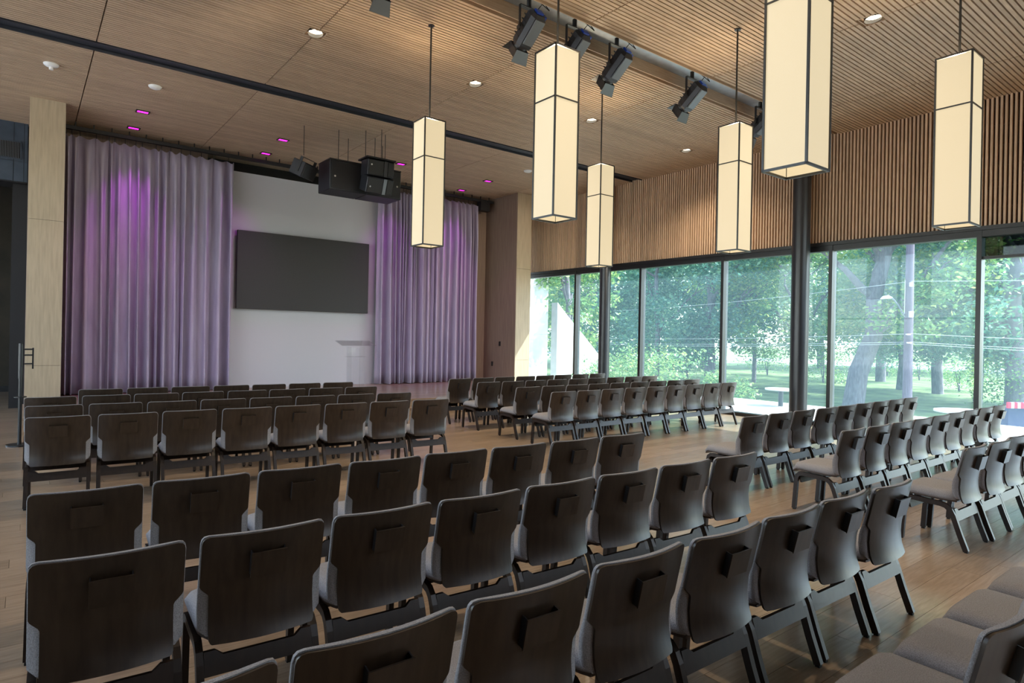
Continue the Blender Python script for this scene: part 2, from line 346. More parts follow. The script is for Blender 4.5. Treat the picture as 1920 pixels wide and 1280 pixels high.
# soffit over the dark side room, with panels and an air grille
sof = struct(MB().box(X0, .03, 15.74, 16.4, 4.45, CZ + .05).build('wall_soffit', m_black))
xs = [-3.5, -2.1, -1.0, -.19, -.03, .03]
for xa, xb in zip(xs[:-1], xs[1:]):
    for za, zb in ((4.47, 4.86), (4.865, CZ)): MB().box(xa + .004, xb - .004, 15.722, 15.74, za, zb).build('panel', m_soffit, sof)
gr = thing('air_grille', 'dark blue slotted air grille on the soffit left of the veneered post', 'grille', (-.55, 15.715, 4.9))
f = MB().box(0, .48, -.012, 0, 0, .02).box(0, .48, -.012, 0, .33, .35).box(0, .02, -.012, 0, 0, .35).box(.46, .48, -.012, 0, 0, .35); f.build('frame', m_soffit, gr)
MB().box(.02, .46, -.003, 0, .02, .33).build('backing', m_black, gr)
gv = MB().box(0, .008, -.012, -.003, .02, .33).mesh('vane', m_greymet)
for i in range(17): ob('vane', gv, gr, (.03 + i * .025, 0, 0))
# stage and step
st = thing('stage', 'low oak stage platform in front of the curtains', 'stage')
MB().box(.0, 11.6, 11.42, 13.77, 0, .28).box(.56, 10.83, 13.77, 15.27, 0, .28).build('base', m_floor, st)
sb = MB(); y = 11.40; rows = 0
while y < 15.26:
    x = .0; ye = min(y + .16, 15.27)
    while x < 11.6:
        L = rng.choice([2.0, 2.6, 3.2]); xa, xb = x, min(x + L, 11.6)
        if ye > 13.77: xa, xb = max(xa, .56), min(xb, 10.83)
        if xb - xa > .05: MB().box(xa + .001, xb - .001, y + .001, ye - .001, .28, .30).build('deck_board', m_floor, st)
        x += L
    y += .16
sp = thing('step', 'long oak step along the front edge of the stage', 'step')
MB().box(.3, 11.3, 11.14, 11.41, 0, .13).build('riser', m_floor, sp)
for i in range(5): MB().box(.3 + i * 2.2 + .001, 2.5 + i * 2.2 - .001, 11.12, 11.41, .13, .15).build('tread_board', m_floor, sp)

# ------------------------------------------------------------------ curtains
def curtain(xa, xb, n, label, seed):
    r = np.random.default_rng(seed); t = thing('curtain', label, 'curtain', (0, 0, 0))
    cols, rows = n * 22, 18
    wd = r.uniform(.45, 1.9, n); e = np.concatenate([[0], np.cumsum(wd)]) / wd.sum(); amp = r.uniform(.35, 1.15, n) * (.55 + .45 * wd / wd.mean())
    dr = r.uniform(-.05, .05, n + 1); dr[0] = dr[-1] = 0
    pts = []
    for i in range(rows):
        v = i / (rows - 1); z = 5.36 - v * (5.36 - .315)
        ed = e + dr * v * .55
        for j in range(cols):
            u = j / (cols - 1); k = min(np.searchsorted(e, u, side='right') - 1, n - 1); w = (u - e[k]) / (e[k + 1] - e[k])
            uu = ed[k] + (ed[k + 1] - ed[k]) * w
            ph = 2 * pi * w; A = .15 * amp[k] * (.45 + .55 * min(1, v * 5)) * (1 - .25 * sin(pi * v))
            x = xa + (xb - xa) * (uu + .011 * sin(ph) * min(1, v * 4) + .005 * sin(2 * ph) * min(1, v * 4))
            yy = 14.97 + A * cos(ph) + .02 * sin(7 * u + 3 * v) 
            zz = z + (.035 * cos(ph) if i == 0 else .02 * cos(ph) if i == 1 else 0)
            pts.append((x, yy, zz))
    mb = MB(); mb.add(pts, [(i * cols + j, i * cols + j + 1, (i + 1) * cols + j + 1, (i + 1) * cols + j) for i in range(rows - 1) for j in range(cols - 1)], True)
    o = ob('drape', mb.mesh('drape', m_curt), t); md = o.modifiers.new('thick', 'SOLIDIFY'); md.thickness = .006
    hk = MB().tube([(0, 0, 0), (0, .01, .05), (0, 0, .10)], .006, 6).mesh('hook', m_black)
    for k in range(n): ob('hook', hk, t, (xa + (xb - xa) * e[k], 14.90, 5.36))
curtain(.60, 3.69, 17, 'tall grey pleated curtain left of the white wall, tinted purple near its top', 3)
curtain(7.22, 10.35, 21, 'tall grey pleated curtain right of the white wall and dark screen', 5)
tr = thing('curtain_track', 'black curtain track with small carriers along the ceiling above the stage', 'curtain track')
MB().box(.57, 10.8, 14.86, 14.94, 5.46, 5.53).build('rail', m_black, tr)
hg = MB().box(-.01, .01, -.01, .01, 0, CZ - 5.53).mesh('hanger', m_black)
for i in range(34): ob('hanger', hg, tr, (.75 + i * .3, 14.90, 5.53))
MB().box(10.3, 10.62, 14.8, 15.0, 5.2, 5.46).build('motor', m_black, tr)
# dark screen
sc = thing('wall_screen', 'wide blank charcoal screen panel mounted on the white stage wall', 'screen')
MB().box(3.88, 6.98, 15.2, 15.28, 2.18, 3.88).build('back_box', m_black, sc)
MB().bbox(3.82, 7.04, 15.13, 15.2, 2.13, 3.92, .006).build('panel', m_screen, sc)
# acrylic lectern
lc = thing('lectern', 'clear acrylic lectern with a slanted top on the stage before the white wall', 'lectern', (5.78, 13, .3))
MB().bbox(-.25, .25, -.2, .2, 0, .02, .004).build('base', m_acryl, lc)
MB().bbox(-.16, -.145, -.12, .12, .02, 1.02, .003).bbox(.145, .16, -.12, .12, .02, 1.02, .003).build('side_panel', m_acryl, lc)
MB().bbox(-.145, .145, .09, .10, .02, 1.0, .002).build('front_panel', m_acryl, lc)
MB().bbox(-.40, .40, -.2, .2, -.008, .008, .003, Matrix.Translation((0, 0, 1.1)) @ Matrix.Rotation(math.radians(14), 4, 'X')).build('top', m_acryl, lc)
MB().bbox(-.2, .2, -.12, .12, .80, .81, .002).build('shelf', m_acryl, lc)

# ------------------------------------------------------------------ stacking stand at the left
ps = thing('post_stand', 'slim black post stand on a round base left of the front chair rows', 'stand', (-.01, 10.94, 0))
MB().disc((0, 0, 0), .15, .02).build('base', m_dark, ps)
MB().tube([(0, 0, .02), (0, 0, .92)], .022, 12).tube([(0, 0, .92), (0, 0, 1.40)], .028, 12).build('pole', m_dark, ps)
MB().disc((0, 0, .66), .07, .012).build('collar', m_dark, ps)
for z in (1.31, 1.23, 1.11): MB().box(0, .13, -.01, .01, z, z + .02).build('arm', m_dark, ps)
MB().box(.12, .14, -.012, .012, 1.05, 1.34).build('bracket', m_dark, ps)
# wall plates
for (x, y, z, a, lab) in ((10.825, 14.49, 1.39, 0, 'small black switch plate on the brown return wall beside the right curtain'), (10.825, 14.84, .80, 0, 'small black socket plate low on the brown return wall near the curtain'), (.552, 13.95, 1.42, 1, 'narrow black control plate on the inner side of the left veneered post')):
    t = thing('wall_plate', lab, 'switch', (x, y, z))
    MB().bbox(0, .014, -.04, .04, -.065, .065, .003).build('plate', m_black, t); MB().box(-.006 if a == 0 else .012, .002 if a == 0 else .02, -.015, .015, -.03, .03).build('rocker', m_dark, t)
# columns
for y, r, lab in ((11.42, .145, 'dark round steel column before the glass, further from the camera'), (6.22, .165, 'dark round steel column before the glass, nearer and taller in view')):
    t = thing('steel_column', lab, 'column', (11.92, y, 0))
    MB().tube([(0, 0, .02), (0, 0, CZ - .01)], r, 40).build('shaft', m_colm, t); MB().disc((0, 0, 0), r + .03, .02, 40).build('base_ring', m_dark, t)

# ------------------------------------------------------------------ pendants
def make_pendant(ztop, zmid, zbot):
    w = .1475; t = thing('pendant_lamp', 'x', 'lamp', (0, 0, 0)); b = .0075
    for (x, y, dx, dy) in ((-w, 0, 0, 1), (w, 0, 0, 1), (0, -w, 1, 0), (0, w, 1, 0)):
        for za, zb in ((zbot + .012, zmid - .006), (zmid + .006, ztop - .012)):
            hx = (w - .004) if dx else .0015; hy = (w - .004) if dy else .0015
            MB().box(x * .985 - hx, x * .985 + hx, y * .985 - hy, y * .985 + hy, za, zb).build('shade_panel', m_shade, t)
    f = MB()
    for sx in (-1, 1):
        for sy in (-1, 1): f.box(sx * w - b, sx * w + b, sy * w - b, sy * w + b, zbot, ztop)
    for z, hh in ((ztop - .008, .016), (zmid - .006, .012), (zbot, .016)):
        for s_ in (-1, 1):
            f.box(-w - b, w + b, s_ * w - b, s_ * w + b, z, z + hh); f.box(s_ * w - b, s_ * w + b, -w - b, w + b, z, z + hh)
    f.build('frame', m_dark, t)
    MB().box(-w, w, -.01, .01, ztop - .004, ztop + .008).box(-.01, .01, -w, w, ztop - .004, ztop + .008).build('top_cross', m_dark, t)
    MB().tube([(0, 0, ztop), (0, 0, CZ + .04)], .011, 10).build('rod', m_rod, t)
    MB().disc((0, 0, CZ - .012), .04, .012).build('ceiling_cap', m_dark, t)
    MB().tube([(0, 0, zbot + .35), (0, 0, ztop - .15)], .03, 10).build('lamp_tube', m_lamp, t)
    return t
PN = [(4.10, 7.09, 'cream fabric pendant box lamp hanging before the right curtain, leftmost of the six'),
      (4.02, 4.54, 'cream fabric pendant box lamp second from left, before the beige return wall'),
      (7.26, 7.10, 'smallest-looking cream pendant box lamp, hanging before the far steel column'),
      (7.17, 4.63, 'cream pendant box lamp just left of the biggest one, before the slatted wall'),
      (4.03, 2.15, 'biggest cream pendant box lamp, cut by the top edge, before the near column'),
      (7.03, 2.15, 'rightmost cream pendant box lamp, before the slatted wall near the right edge')]
base = make_pendant(4.37, 3.885, 2.765)
for i, (x, y, lab) in enumerate(PN):
    o = base if i == 0 else copy_tree(base)
    o.location = (x, y, 0); o['label'] = lab; o['group'] = 'fabric pendant lamps'
    pl_ = bpy.data.lights.new('pendant_bulb', 'POINT'); pl_.energy = 60; pl_.color = (1, .78, .5); pl_.shadow_soft_size = .05
    bo = bpy.data.objects.new('pendant_bulb', pl_); C.objects.link(bo); bo.location = (x + .05, y + .05, 4.26)

# ------------------------------------------------------------------ downlights, magenta lights, domes
def spot(x, y, z, e, col, ang, tgt=None, blend=.6, size=.04):
    l = bpy.data.lights.new('spot', 'SPOT'); l.energy = e; l.color = col; l.spot_size = ang; l.spot_blend = blend; l.shadow_soft_size = size
    o = bpy.data.objects.new('spot', l); C.objects.link(o); o.location = (x, y, z)
    d = (Vector(tgt) - Vector((x, y, z))) if tgt else Vector((0, 0, -1))
    o.rotation_euler = (-d).to_track_quat('Z', 'Y').to_euler(); return o
DLN = ['square downlight in the slatted ceiling near the top left of the view', 'square downlight in the slatted ceiling between the two left pendant rods', 'square downlight in the slatted ceiling beside the rod of the smallest pendant',
       'square downlight in the slatted ceiling right of the biggest pendant, near the top edge', 'far square downlight in the slatted ceiling left of the pendant before the slatted wall']
def make_down():
    t = thing('downlight', 'x', 'ceiling light'); b = MB(); s = .125
    for q in (-1, 1): b.box(-s, s, q * s - .006, q * s + .006, 0, .058); b.box(q * s - .006, q * s + .006, -s, s, 0, .058)
    b.build('recess_box', m_slat, t)
    MB().tube([(0, 0, .004), (0, .006, .05)], .098, 24, cap=False).tube([(0, 0, .004), (0, 0, .010)], .102, 24, cap=False).build('trim_ring', m_dark, t)
    MB().disc((0, .0, .040), .094, .008).build('lens', m_lamp, t); return t
d0 = make_down()
for i, (x, y) in enumerate(DL):
    if i < 5:
        o = d0 if i == 0 else copy_tree(d0); o.location = (x, y, CZ); o['label'] = DLN[i]; o['group'] = 'square downlights'
    spot(x, y, CZ - .03, 230, (1, .82, .60), 2.3, blend=1)
PK = [(1.68, 13.34, 'magenta stage light in the ceiling before the left curtain, nearer one of the pair'), (1.68, 14.55, 'magenta stage light in the ceiling right against the left curtain'),
      (4.22, 13.32, 'magenta stage light in the ceiling left of the speaker cluster, upper one'), (4.25, 14.6, 'magenta stage light in the ceiling left of the speaker cluster, lower one'),
      (6.96, 13.32, 'magenta stage light in the ceiling just right of the speaker cluster'), (9.5, 14.6, 'magenta stage light in the ceiling above the right curtain, lower one'),
      (9.44, 13.27, 'magenta stage light in the ceiling near the right return wall, upper one')]
def make_pk():
    t = thing('magenta_light', 'x', 'stage light'); b = MB(); s = .10
    for q in (-1, 1): b.box(-s - .012, s + .012, q * s * .7 - .01, q * s * .7 + .01, -.004, .03); b.box(q * s - .012, q * s + .012, -s * .7, s * .7, -.004, .03)
    b.build('bezel', m_dark, t); MB().box(-s, s, -s * .7, s * .7, .002, .012).build('lens', m_pink, t); return t
k0 = make_pk()
for i, (x, y, lab) in enumerate(PK):
    o = k0 if i == 0 else copy_tree(k0); o.location = (x, y, CZ - .012); o['label'] = lab; o['group'] = 'magenta ceiling stage lights'
for x, y, e, tx in ((1.68, 14.25, 95, 1.68), (4.25, 14.0, 45, 3.5), (6.96, 14.0, 50, 7.7), (9.5, 14.2, 80, 9.2)): spot(x, y, CZ - .05, e, (.85, .06, 1.0), 1.1, (tx, 14.95, 3.0), 1)
for x, y, e in ((1.68, 13.34, 60), (4.22, 13.32, 35), (6.96, 13.32, 35), (9.44, 13.27, 60)): spot(x, y, CZ - .05, e, (1, .15, .8), 1.3, (x, 14.5, 0), .9)
for x, y, lab, nub in ((.28, 11.88, 'white ceiling dome with a small nub, near the left picture edge', 1), (1.66, 11.82, 'flat white ceiling dome above the left curtain', 0), (9.57, 11.8, 'white ceiling dome between the two left pendants, near the dark channel', 0)):
    t = thing('ceiling_dome', lab, 'dome', (x, y, CZ)); prof = [(0.10, 0), (.10, -.012), (.085, -.03), (.05, -.045), (.0, -.05)]
    n = 24; vs = [(r * cos(2 * pi * k / n), r * sin(2 * pi * k / n), z) for r, z in prof for k in range(n)]
    MB().add(vs, [(i * n + k, (i + 1) * n + k, (i + 1) * n + (k + 1) % n, i * n + (k + 1) % n) for i in range(4) for k in range(n)], True).build('cover', m_domew, t)
    if nub: MB().disc((0, 0, -.085), .028, .04).build('nub', m_domew, t)

# ------------------------------------------------------------------ theatre spotlights on the slot
def make_fresnel():
    t = thing('theatre_spotlight', 'x', 'spotlight')
    R_ = Matrix.Translation((0, 0, -.36)) @ Matrix.Rotation(math.radians(-38), 4, 'X')   # body axis along +y then tilted down
    T = lambda p: tuple(R_ @ Vector(p))
    b = MB(); pr = [(-.11, -.04), (-.08, -.105), (.08, -.105), (.11, -.04), (.11, .06), (.05, .115), (-.05, .115), (-.11, .06)]
    n = 8; vs = []
    for yy, s_ in ((-.24, .7), (-.20, 1), (.16, 1), (.19, .9)): vs += [T((x * s_, yy, z * s_)) for x, z in pr]
    b.add(vs, [(i * n + k, i * n + (k + 1) % n, (i + 1) * n + (k + 1) % n, (i + 1) * n + k) for i in range(3) for k in range(n)] + [tuple(range(8))[::-1], tuple(range(24, 32))]); b.build('body', m_spk, t)
    b = MB()
    for k in range(5): b.box(-.115, .115, -.15 + k * .06, -.14 + k * .06, -.02, .10, R_)
    b.build('fins', m_dark, t)
    MB().bbox(.112, .122, -.16, .10, -.06, .035, .003, R_).build('side_plate', m_greymet, t)
    MB().bbox(.122, .126, -.02, .05, -.03, -.005, .001, R_).build('label_plate', m_badge, t)
    MB().bbox(-.07, .07, -.2, .12, -.128, -.105, .003, R_).build('under_tray', m_greymet, t)
    MB().bbox(-.05, .05, -.265, -.238, -.045, .045, .004, R_).bbox(.09, .125, -.235, -.17, -.03, .04, .004, R_).build('rear_knob', m_blue, t)
    MB().tube([T((0, .19, 0)), T((0, .215, 0))], .095, 20).build('lens_ring', m_dark, t)
    MB().tube([T((0, .215, 0)), T((0, .222, 0))], .08, 20).build('lens', m_greymet, t)
    for a in range(4):
        Q = R_ @ Matrix.Translation((0, .22, 0)) @ Matrix.Rotation(a * pi / 2, 4, 'Y') @ Matrix.Translation((0, 0, .10)) @ Matrix.Rotation(math.radians(-28 if a % 2 else 22), 4, 'X')
        MB().add([tuple(Q @ Vector(p)) for p in ((-.09, 0, 0), (.09, 0, 0), (.12, .15, 0), (-.12, .15, 0), (-.09, 0, .004), (.09, 0, .004), (.12, .15, .004), (-.12, .15, .004))], [(0, 3, 2, 1), (4, 5, 6, 7), (0, 1, 5, 4), (1, 2, 6, 5), (2, 3, 7, 6), (3, 0, 4, 7)]).build('barn_door', m_dark if a != 2 else m_greymet, t)
    y = MB()
    for s_ in (-1, 1): y.box(s_ * .14 - .004, s_ * .14 + .004, -.018, .018, -.36, -.08)
    y.box(-.144, .144, -.018, .018, -.08, -.072); y.build('yoke', m_dark, t)
    MB().disc((0, 0, -.072), .03, .10).build('clamp', m_dark, t)
    MB().disc((-.165, 0, -.36), .03, .02, 16, 'x').build('tilt_knob', m_dark, t)
    MB().tube([T((.0, -.25, .05)), T((.06, -.34, .10)), (.14, -.22, -.15), (.10, -.08, 0), (.03, 0, .05)], .006, 6, smooth=True).build('cable', m_rubber, t)
    return t
fz = make_fresnel()
TW = [(200, (.3, 13.8, 4.4)), (130, (2.2, 14.8, 2.4)), (110, (4.6, 15.2, 1.2)), (110, (6.2, 15.2, 1.2)), (130, (8.6, 14.8, 2.4)), (700, (11.0, 13.8, 3.0))]
for i, (x, lab) in enumerate(((2.95, 'black theatre spotlight cut by the top edge, leftmost, only its front showing'), (4.85, 'black theatre spotlight left of the second pendant, hung from the ceiling slot'), (5.62, 'black theatre spotlight partly hidden behind the second pendant top'),
                              (6.42, 'black theatre spotlight right of the second pendant, hung from the ceiling slot'), (8.12, 'black theatre spotlight left of the pendant rod before the slatted wall'), (10.05, 'black theatre spotlight showing between two pendants near the slatted wall'))):
    spot(x, 6.34, 5.20, TW[i][0], (1, .95, .93) if 0 < i < 5 else (1, .85, .66), .75, TW[i][1], .8); o = fz if i == 0 else copy_tree(fz); o.location = (x, 6.02, 5.745); o['label'] = lab; o['group'] = 'theatre spotlights'

# ------------------------------------------------------------------ loudspeaker cluster
def badge(t, x, y, z, m=None): MB().tube([(x, y, z), (x, y - .006, z)], .018, 14).build('badge', m_badge, t)
for xa, xb, lab in ((4.66, 5.43, 'large black subwoofer box, left of the hanging pair'), (5.435, 6.20, 'large black subwoofer box, right of the hanging pair')):
    t = thing('subwoofer', lab, 'speaker', (xa, 11.83, 4.42)); w = xb - xa
    MB().bbox(0, w, .02, .62, 0, .58, .012).build('cabinet', m_spk, t); MB().bbox(.03, w - .03, 0, .02, .03, .55, .004).build('grille', m_grille, t)
    badge(t, .10 if xa < 5 else w - .10, -.001, .26); MB().box(.0, w, .02, .62, .58, .605).build('rigging_plate', m_dark, t)
    for x, y in ((.2, .1), (w - .2, .5)): MB().tube([(x, y, .6), (x, y, CZ - 4.42 + .03)], .007, 6).build('hanging_rod', m_rod, t)
t = thing('line_array_speaker', 'curved two-box black speaker hanging before the subwoofers', 'speaker', (5.20, 11.30, 4.36))
for k, (za, zb, tilt, yo) in enumerate(((.33, .62, 6, 0), (0.0, .31, 20, .08))):
    Q = Matrix.Translation((0, yo, za)) @ Matrix.Rotation(math.radians(tilt), 4, 'X')
    MB().bbox(0, .56, .02, .34, 0, .305, .012, Q).build('cabinet', m_spk, t)
    MB().bbox(.02, .32, 0, .02, .02, .285, .003, Q).bbox(.42, .54, .0, .02, .02, .285, .003, Q).build('grille', m_grille, t)
    MB().prism([(0.0, 0.0), (.02, 0), (.02, .30), (0.0, .30)], .335, .405, Q).build('waveguide', m_greymet if k else m_spk, t)
    MB().tube([tuple(Q @ Vector((.07, 0, .2 - .08 * k))), tuple(Q @ Vector((.07, -.006, .2 - .08 * k)))], .016, 12).build('badge', m_badge, t)
MB().bbox(-.03, .59, -.02, .40, .66, .69, .005).build('rigging_plate', m_dark, t)
for x, y in ((.08, .3), (.5, .3), (.3, .05)): MB().tube([(x, y, .69), (x, y, CZ - 4.36 + .03)], .007, 6).build('hanging_rod', m_rod, t)
t = thing('tilted_speaker', 'small dark speaker tilted down in a bracket, left of the subwoofers', 'speaker', (4.02, 11.95, 4.62))
Q = Matrix.Translation((.22, .17, .16)) @ Matrix.Rotation(math.radians(38), 4, 'Z') @ Matrix.Rotation(math.radians(24), 4, 'X') @ Matrix.Translation((-.22, -.17, -.16))
MB().bbox(0, .44, .02, .30, 0, .29, .012, Q).build('cabinet', m_spk, t); MB().bbox(.02, .42, 0, .02, .02, .27, .003, Q).build('grille', m_grille, t)
MB().bbox(-.015, -.002, .1, .16, .08, .37, .002, Q).bbox(.442, .455, .1, .16, .08, .37, .002, Q).bbox(-.015, .455, .1, .16, .36, .372, .002, Q).build('bracket', m_dark, t)
MB().tube([(.22, .17, .42), (.22, .17, CZ - 4.62 + .03)], .007, 6).build('hanging_rod', m_rod, t)

# ------------------------------------------------------------------ chairs
def hw(z):
    r = .028; top = .82; w = .245
    if z > top - r: w = .245 - r + math.sqrt(max(0, r * r - (r - (top - z)) ** 2))
    elif z < .61: 
        s = min(1, max(0, (.61 - z) / .045)); s = s * s * (3 - 2 * s); w = .245 - .034 * s
        if z < .395: w = .211 - .02 + math.sqrt(max(0, .02 ** 2 - min(.02, .395 - z) ** 2))
    return w
PZ = [(.37, .030), (.40, .042), (.44, .055), (.50, .060), (.56, .056), (.62, .044), (.70, .026), (.78, .008), (.82, 0.0)]
def py(z): return float(np.interp(z, [a for a, _ in PZ], [b for _, b in PZ]))
def make_chair():
    t = thing('stacking_chair', 'x', 'chair')
    zs = [.82, .815, .806, .79, .75, .70, .66, .625, .61, .60, .59, .575, .565, .54, .50, .46, .43, .405, .392, .382, .377]
    cols = 11
    fn = lambda i, j: ((2 * j / (cols - 1) - 1) * hw(zs[i]), py(zs[i]) + .70 * ((2 * j / (cols - 1) - 1) * hw(zs[i])) ** 2 - .012, zs[i])
    b = MB().slab(len(zs), cols, fn, lambda i, j: (0, .011, 0)); b.build('backrest', m_lam, t, angle=.9)
    # cushion on the front of the back, slightly larger than the shell so its rim shows
    def fc(i, j):
        x, y, z = fn(i, j); u = 2 * j / (cols - 1) - 1; e = .004 if zs[i] > .8 else 0; z = max(z, .405)
        w = hw(zs[i]) * 1.014 if zs[i] > .6 else .2485 - (.03 * (1 - (max(z, .405) - .405) / .035) ** 2 if z < .44 else 0)
        x = u * w; y = py(max(z, .405)) + .70 * x * x - .012
        return (x, y + .0118, z + e * (1 if i < 2 else .5))
    def th(i, j):
        u = abs(2 * j / (cols - 1) - 1); v = min(1, i / 3, (len(zs) - 1 - i) / 2 + .4); return (0, (.012 + .020 * (1 - u ** 6) * (.3 + .7 * v)) * (1 + .8 * min(1, max(0, (.62 - zs[i]) / .08))), 0)
    MB().slab(len(zs), cols, fc, th).build('back_cushion', m_fab, t, angle=1.3)
    # seat shell and cushion
    def sprof(v): return .385 + .012 * v - (.030 * max(0, (v - .86) / .14) ** 2)
    rows = 12
    def sh(i, j):
        v = i / (rows - 1); u = 2 * j / (cols - 1) - 1; w = .235 - .03 * max(0, 1 - v / .25) ** 2 - .02 * max(0, (v - .85) / .15) ** 2
        return (u * w, .10 + .415 * v, sprof(v) + .006 * u * u)
    MB().slab(rows, cols, sh, lambda i, j: (0, 0, -.012)).build('seat_shell', m_edge, t)
    cols2 = 15; rows2 = 15
    def sc_(i, j):
        v = i / (rows2 - 1); u = 2 * j / (cols2 - 1) - 1
        u2 = math.copysign(abs(u) ** .8, u); w = .246 - .034 * max(0, 1 - v / .22) ** 2 - .03 * max(0, (v - .84) / .16) ** 2
        edge = (1 - abs(u) ** 5) ** .5 * (1 - max(0, (v - .75) / .25) ** 4) ** .5 if abs(u) < 1 and v < 1 else 0
        edge *= (1 - max(0, (.12 - v) / .12) ** 3)
        z0 = sprof(v) + .008
        return (u2 * w, .105 + .415 * v, z0 + .022 + (.052 - .008 * v) * edge)
    def sth(i, j):
        p = sc_(i, j); v = i / (rows2 - 1); return (-p[0] * .03, 0, sprof(v) + .007 - p[2])
    MB().slab(rows2, cols2, sc_, sth).build('seat_cushion', m_fab, t, angle=1.3)
    # bentwood side frames: rear leg, top rail, front leg in one bend
    path = [(.022, .012), (.07, .14), (.115, .275), (.135, .315), (.165, .342), (.205, .352), (.30, .355), (.40, .362), (.435, .358), (.458, .338), (.468, .30), (.478, .16), (.488, .012)]
    for s_ in (-1, 1):
        lf = MB().sweep(path, .038, .029, s_ * .234).build('leg_frame', m_leg, t)
        MB().box(s_ * .232 - .011, s_ * .232 + .011, .01, .034, 0, .013).build('glide', m_rubber, lf)
        MB().box(s_ * .232 - .011, s_ * .232 + .011, .476, .50, 0, .013).build('glide', m_rubber, lf)
    def board(y, z0, z1, nz):
        pr = [(-.219, z0), (.219, z0), (.219, z1), (.175, z1), (.145, z1 - nz), (-.145, z1 - nz), (-.175, z1), (-.219, z1)]
        n = len(pr); v = [(x, y - .009 + (z - z0) * .35, z) for x, z in pr] + [(x, y + .009 + (z - z0) * .35, z) for x, z in pr]
        return MB().add(v, [tuple(range(n)), tuple(range(n, 2 * n))[::-1]] + [(i, i + n, (i + 1) % n + n, (i + 1) % n) for i in range(n)])
    board(.09, .235, .325, .022).build('stretcher', m_leg, t)
    board(.43, .27, .35, .01).build('stretcher', m_leg, t)
    MB().box(-.219, .219, .2, .225, .352, .372).box(-.219, .219, .36, .385, .352, .372).build('seat_rail', m_leg, t)
    # card pocket on the rear of the back
    Q = Matrix.Translation((0, py(.70) - .012, .70)) @ Matrix.Rotation(math.radians(13), 4, 'X')
    pk = MB().box(-.068, -.064, -.024, .014, -.055, .05, Q).box(.064, .068, -.024, .014, -.055, .05, Q).box(-.064, .064, -.024, .014, -.055, -.051, Q).box(-.064, .064, .004, .010, -.05, .045, Q).build('card_pocket', m_black, t)
    MB().box(-.07, .07, -.030, -.024, -.057, .052, Q).build('front', m_lam, pk)
    return t
ch0 = make_chair(); first = True
ORD = ['first', 'second', 'third', 'fourth', 'fifth', 'sixth', 'seventh', 'eighth', 'ninth']
def row(x0, yl, yr, ks, n_, block, rname, group, xr=None):
    global first
    for q, k in enumerate(ks):
        o = ch0 if first else copy_tree(ch0); first = False
        x = x0 + .54 * k + .245; y = yl + (yr - yl) * k / 7
        o.location = (x + random.uniform(-.006, .006), y + random.uniform(-.012, .012), 0)
        o.rotation_euler.z = math.atan2(yr - yl, 3.8) + random.uniform(-.012, .012)
        o['label'] = 'dark wood chair with grey cushion, %s block, %s, %s from left' % (block, rname, ORD[q])
        o['group'] = group
A_ = range(8)
g1 = 'chairs in the near left block'; g2 = 'chairs in the far left block'; g3 = 'chairs in the far right block'; g4 = 'chairs in the near right block'
row(.03, 3.82, 3.58, A_, 8, 'near left', 'front row', g1); row(.03, 2.70, 2.52, A_, 8, 'near left', 'second row', g1)
row(.03, 1.58, 1.50, A_, 8, 'near left', 'third row', g1); row(.03, .54, .52, range(4, 8), 4, 'near left', 'last row', g1)
row(.03, 7.05, 6.80, A_, 8, 'far left', 'last row', g2); row(.03, 8.05, 7.78, A_, 8, 'far left', 'third row', g2)
row(.03, 9.03, 8.86, A_, 8, 'far left', 'second row', g2); row(.05, 9.95, 9.78, range(1, 8), 7, 'far left', 'front row', g2)
row(6.13, 6.86, 6.88, range(9), 9, 'far right', 'last row', g3); row(6.17, 7.74, 7.76, range(9), 9, 'far right', 'third row', g3)
row(6.17, 8.82, 8.86, range(9), 9, 'far right', 'second row', g3); row(6.17, 9.72, 9.90, range(8), 8, 'far right', 'front row', g3)
row(6.08, 3.72, 3.74, range(9), 9, 'near right', 'front row', g4); row(5.99, 2.65, 2.65, range(9), 9, 'near right', 'second row', g4)
row(5.89, 1.66, 1.60, range(4), 4, 'near right', 'third row', g4)

# ------------------------------------------------------------------ outside
GZ = -.6
def px(x, d, y=640.0):   # place outdoor things by bearing and distance from the viewpoint
    v = fw + r2 * ((x - 960) / F_PX) - u2 * ((y - 627.2) / F_PX); return EYE + v * d
struct(MB().box(XW + .07, 16.2, YB, 22, -.3, -.03).build('trim_4', m_pave))
tag(MB().box(16.2, 60, -30, 60, GZ - .3, GZ).build('lawn', m_grass), 'sunlit green lawn under the trees beyond the glass', 'lawn')
tag(MB().box(-60, X0 - .3, -30, 60, GZ - .3, GZ).build('forecourt', m_pave), 'pale paved forecourt on the other side of the hall', 'paving')
tag(MB().box(60, 72, -40, 90, GZ - .3, GZ + .02).build('road', m_road), 'pale street far behind the trees', 'road')
tag(MB().box(72, 140, -60, 130, GZ - .3, GZ).build('verge', m_grass), 'grass verge beyond the pale street', 'lawn')
pt = MB().box(16.2, 19.6, 4, 17, GZ, GZ + .03); tag(pt.build('garden_path', m_pave), 'bright pale paved path just outside the glass wall', 'path')
struct(MB().box(XW + .3, 13.7, YB, 22, 5.7, 6.0).build('wall_added_eave', m_white))  # unseen overhang added to limit the sun coming through the glass
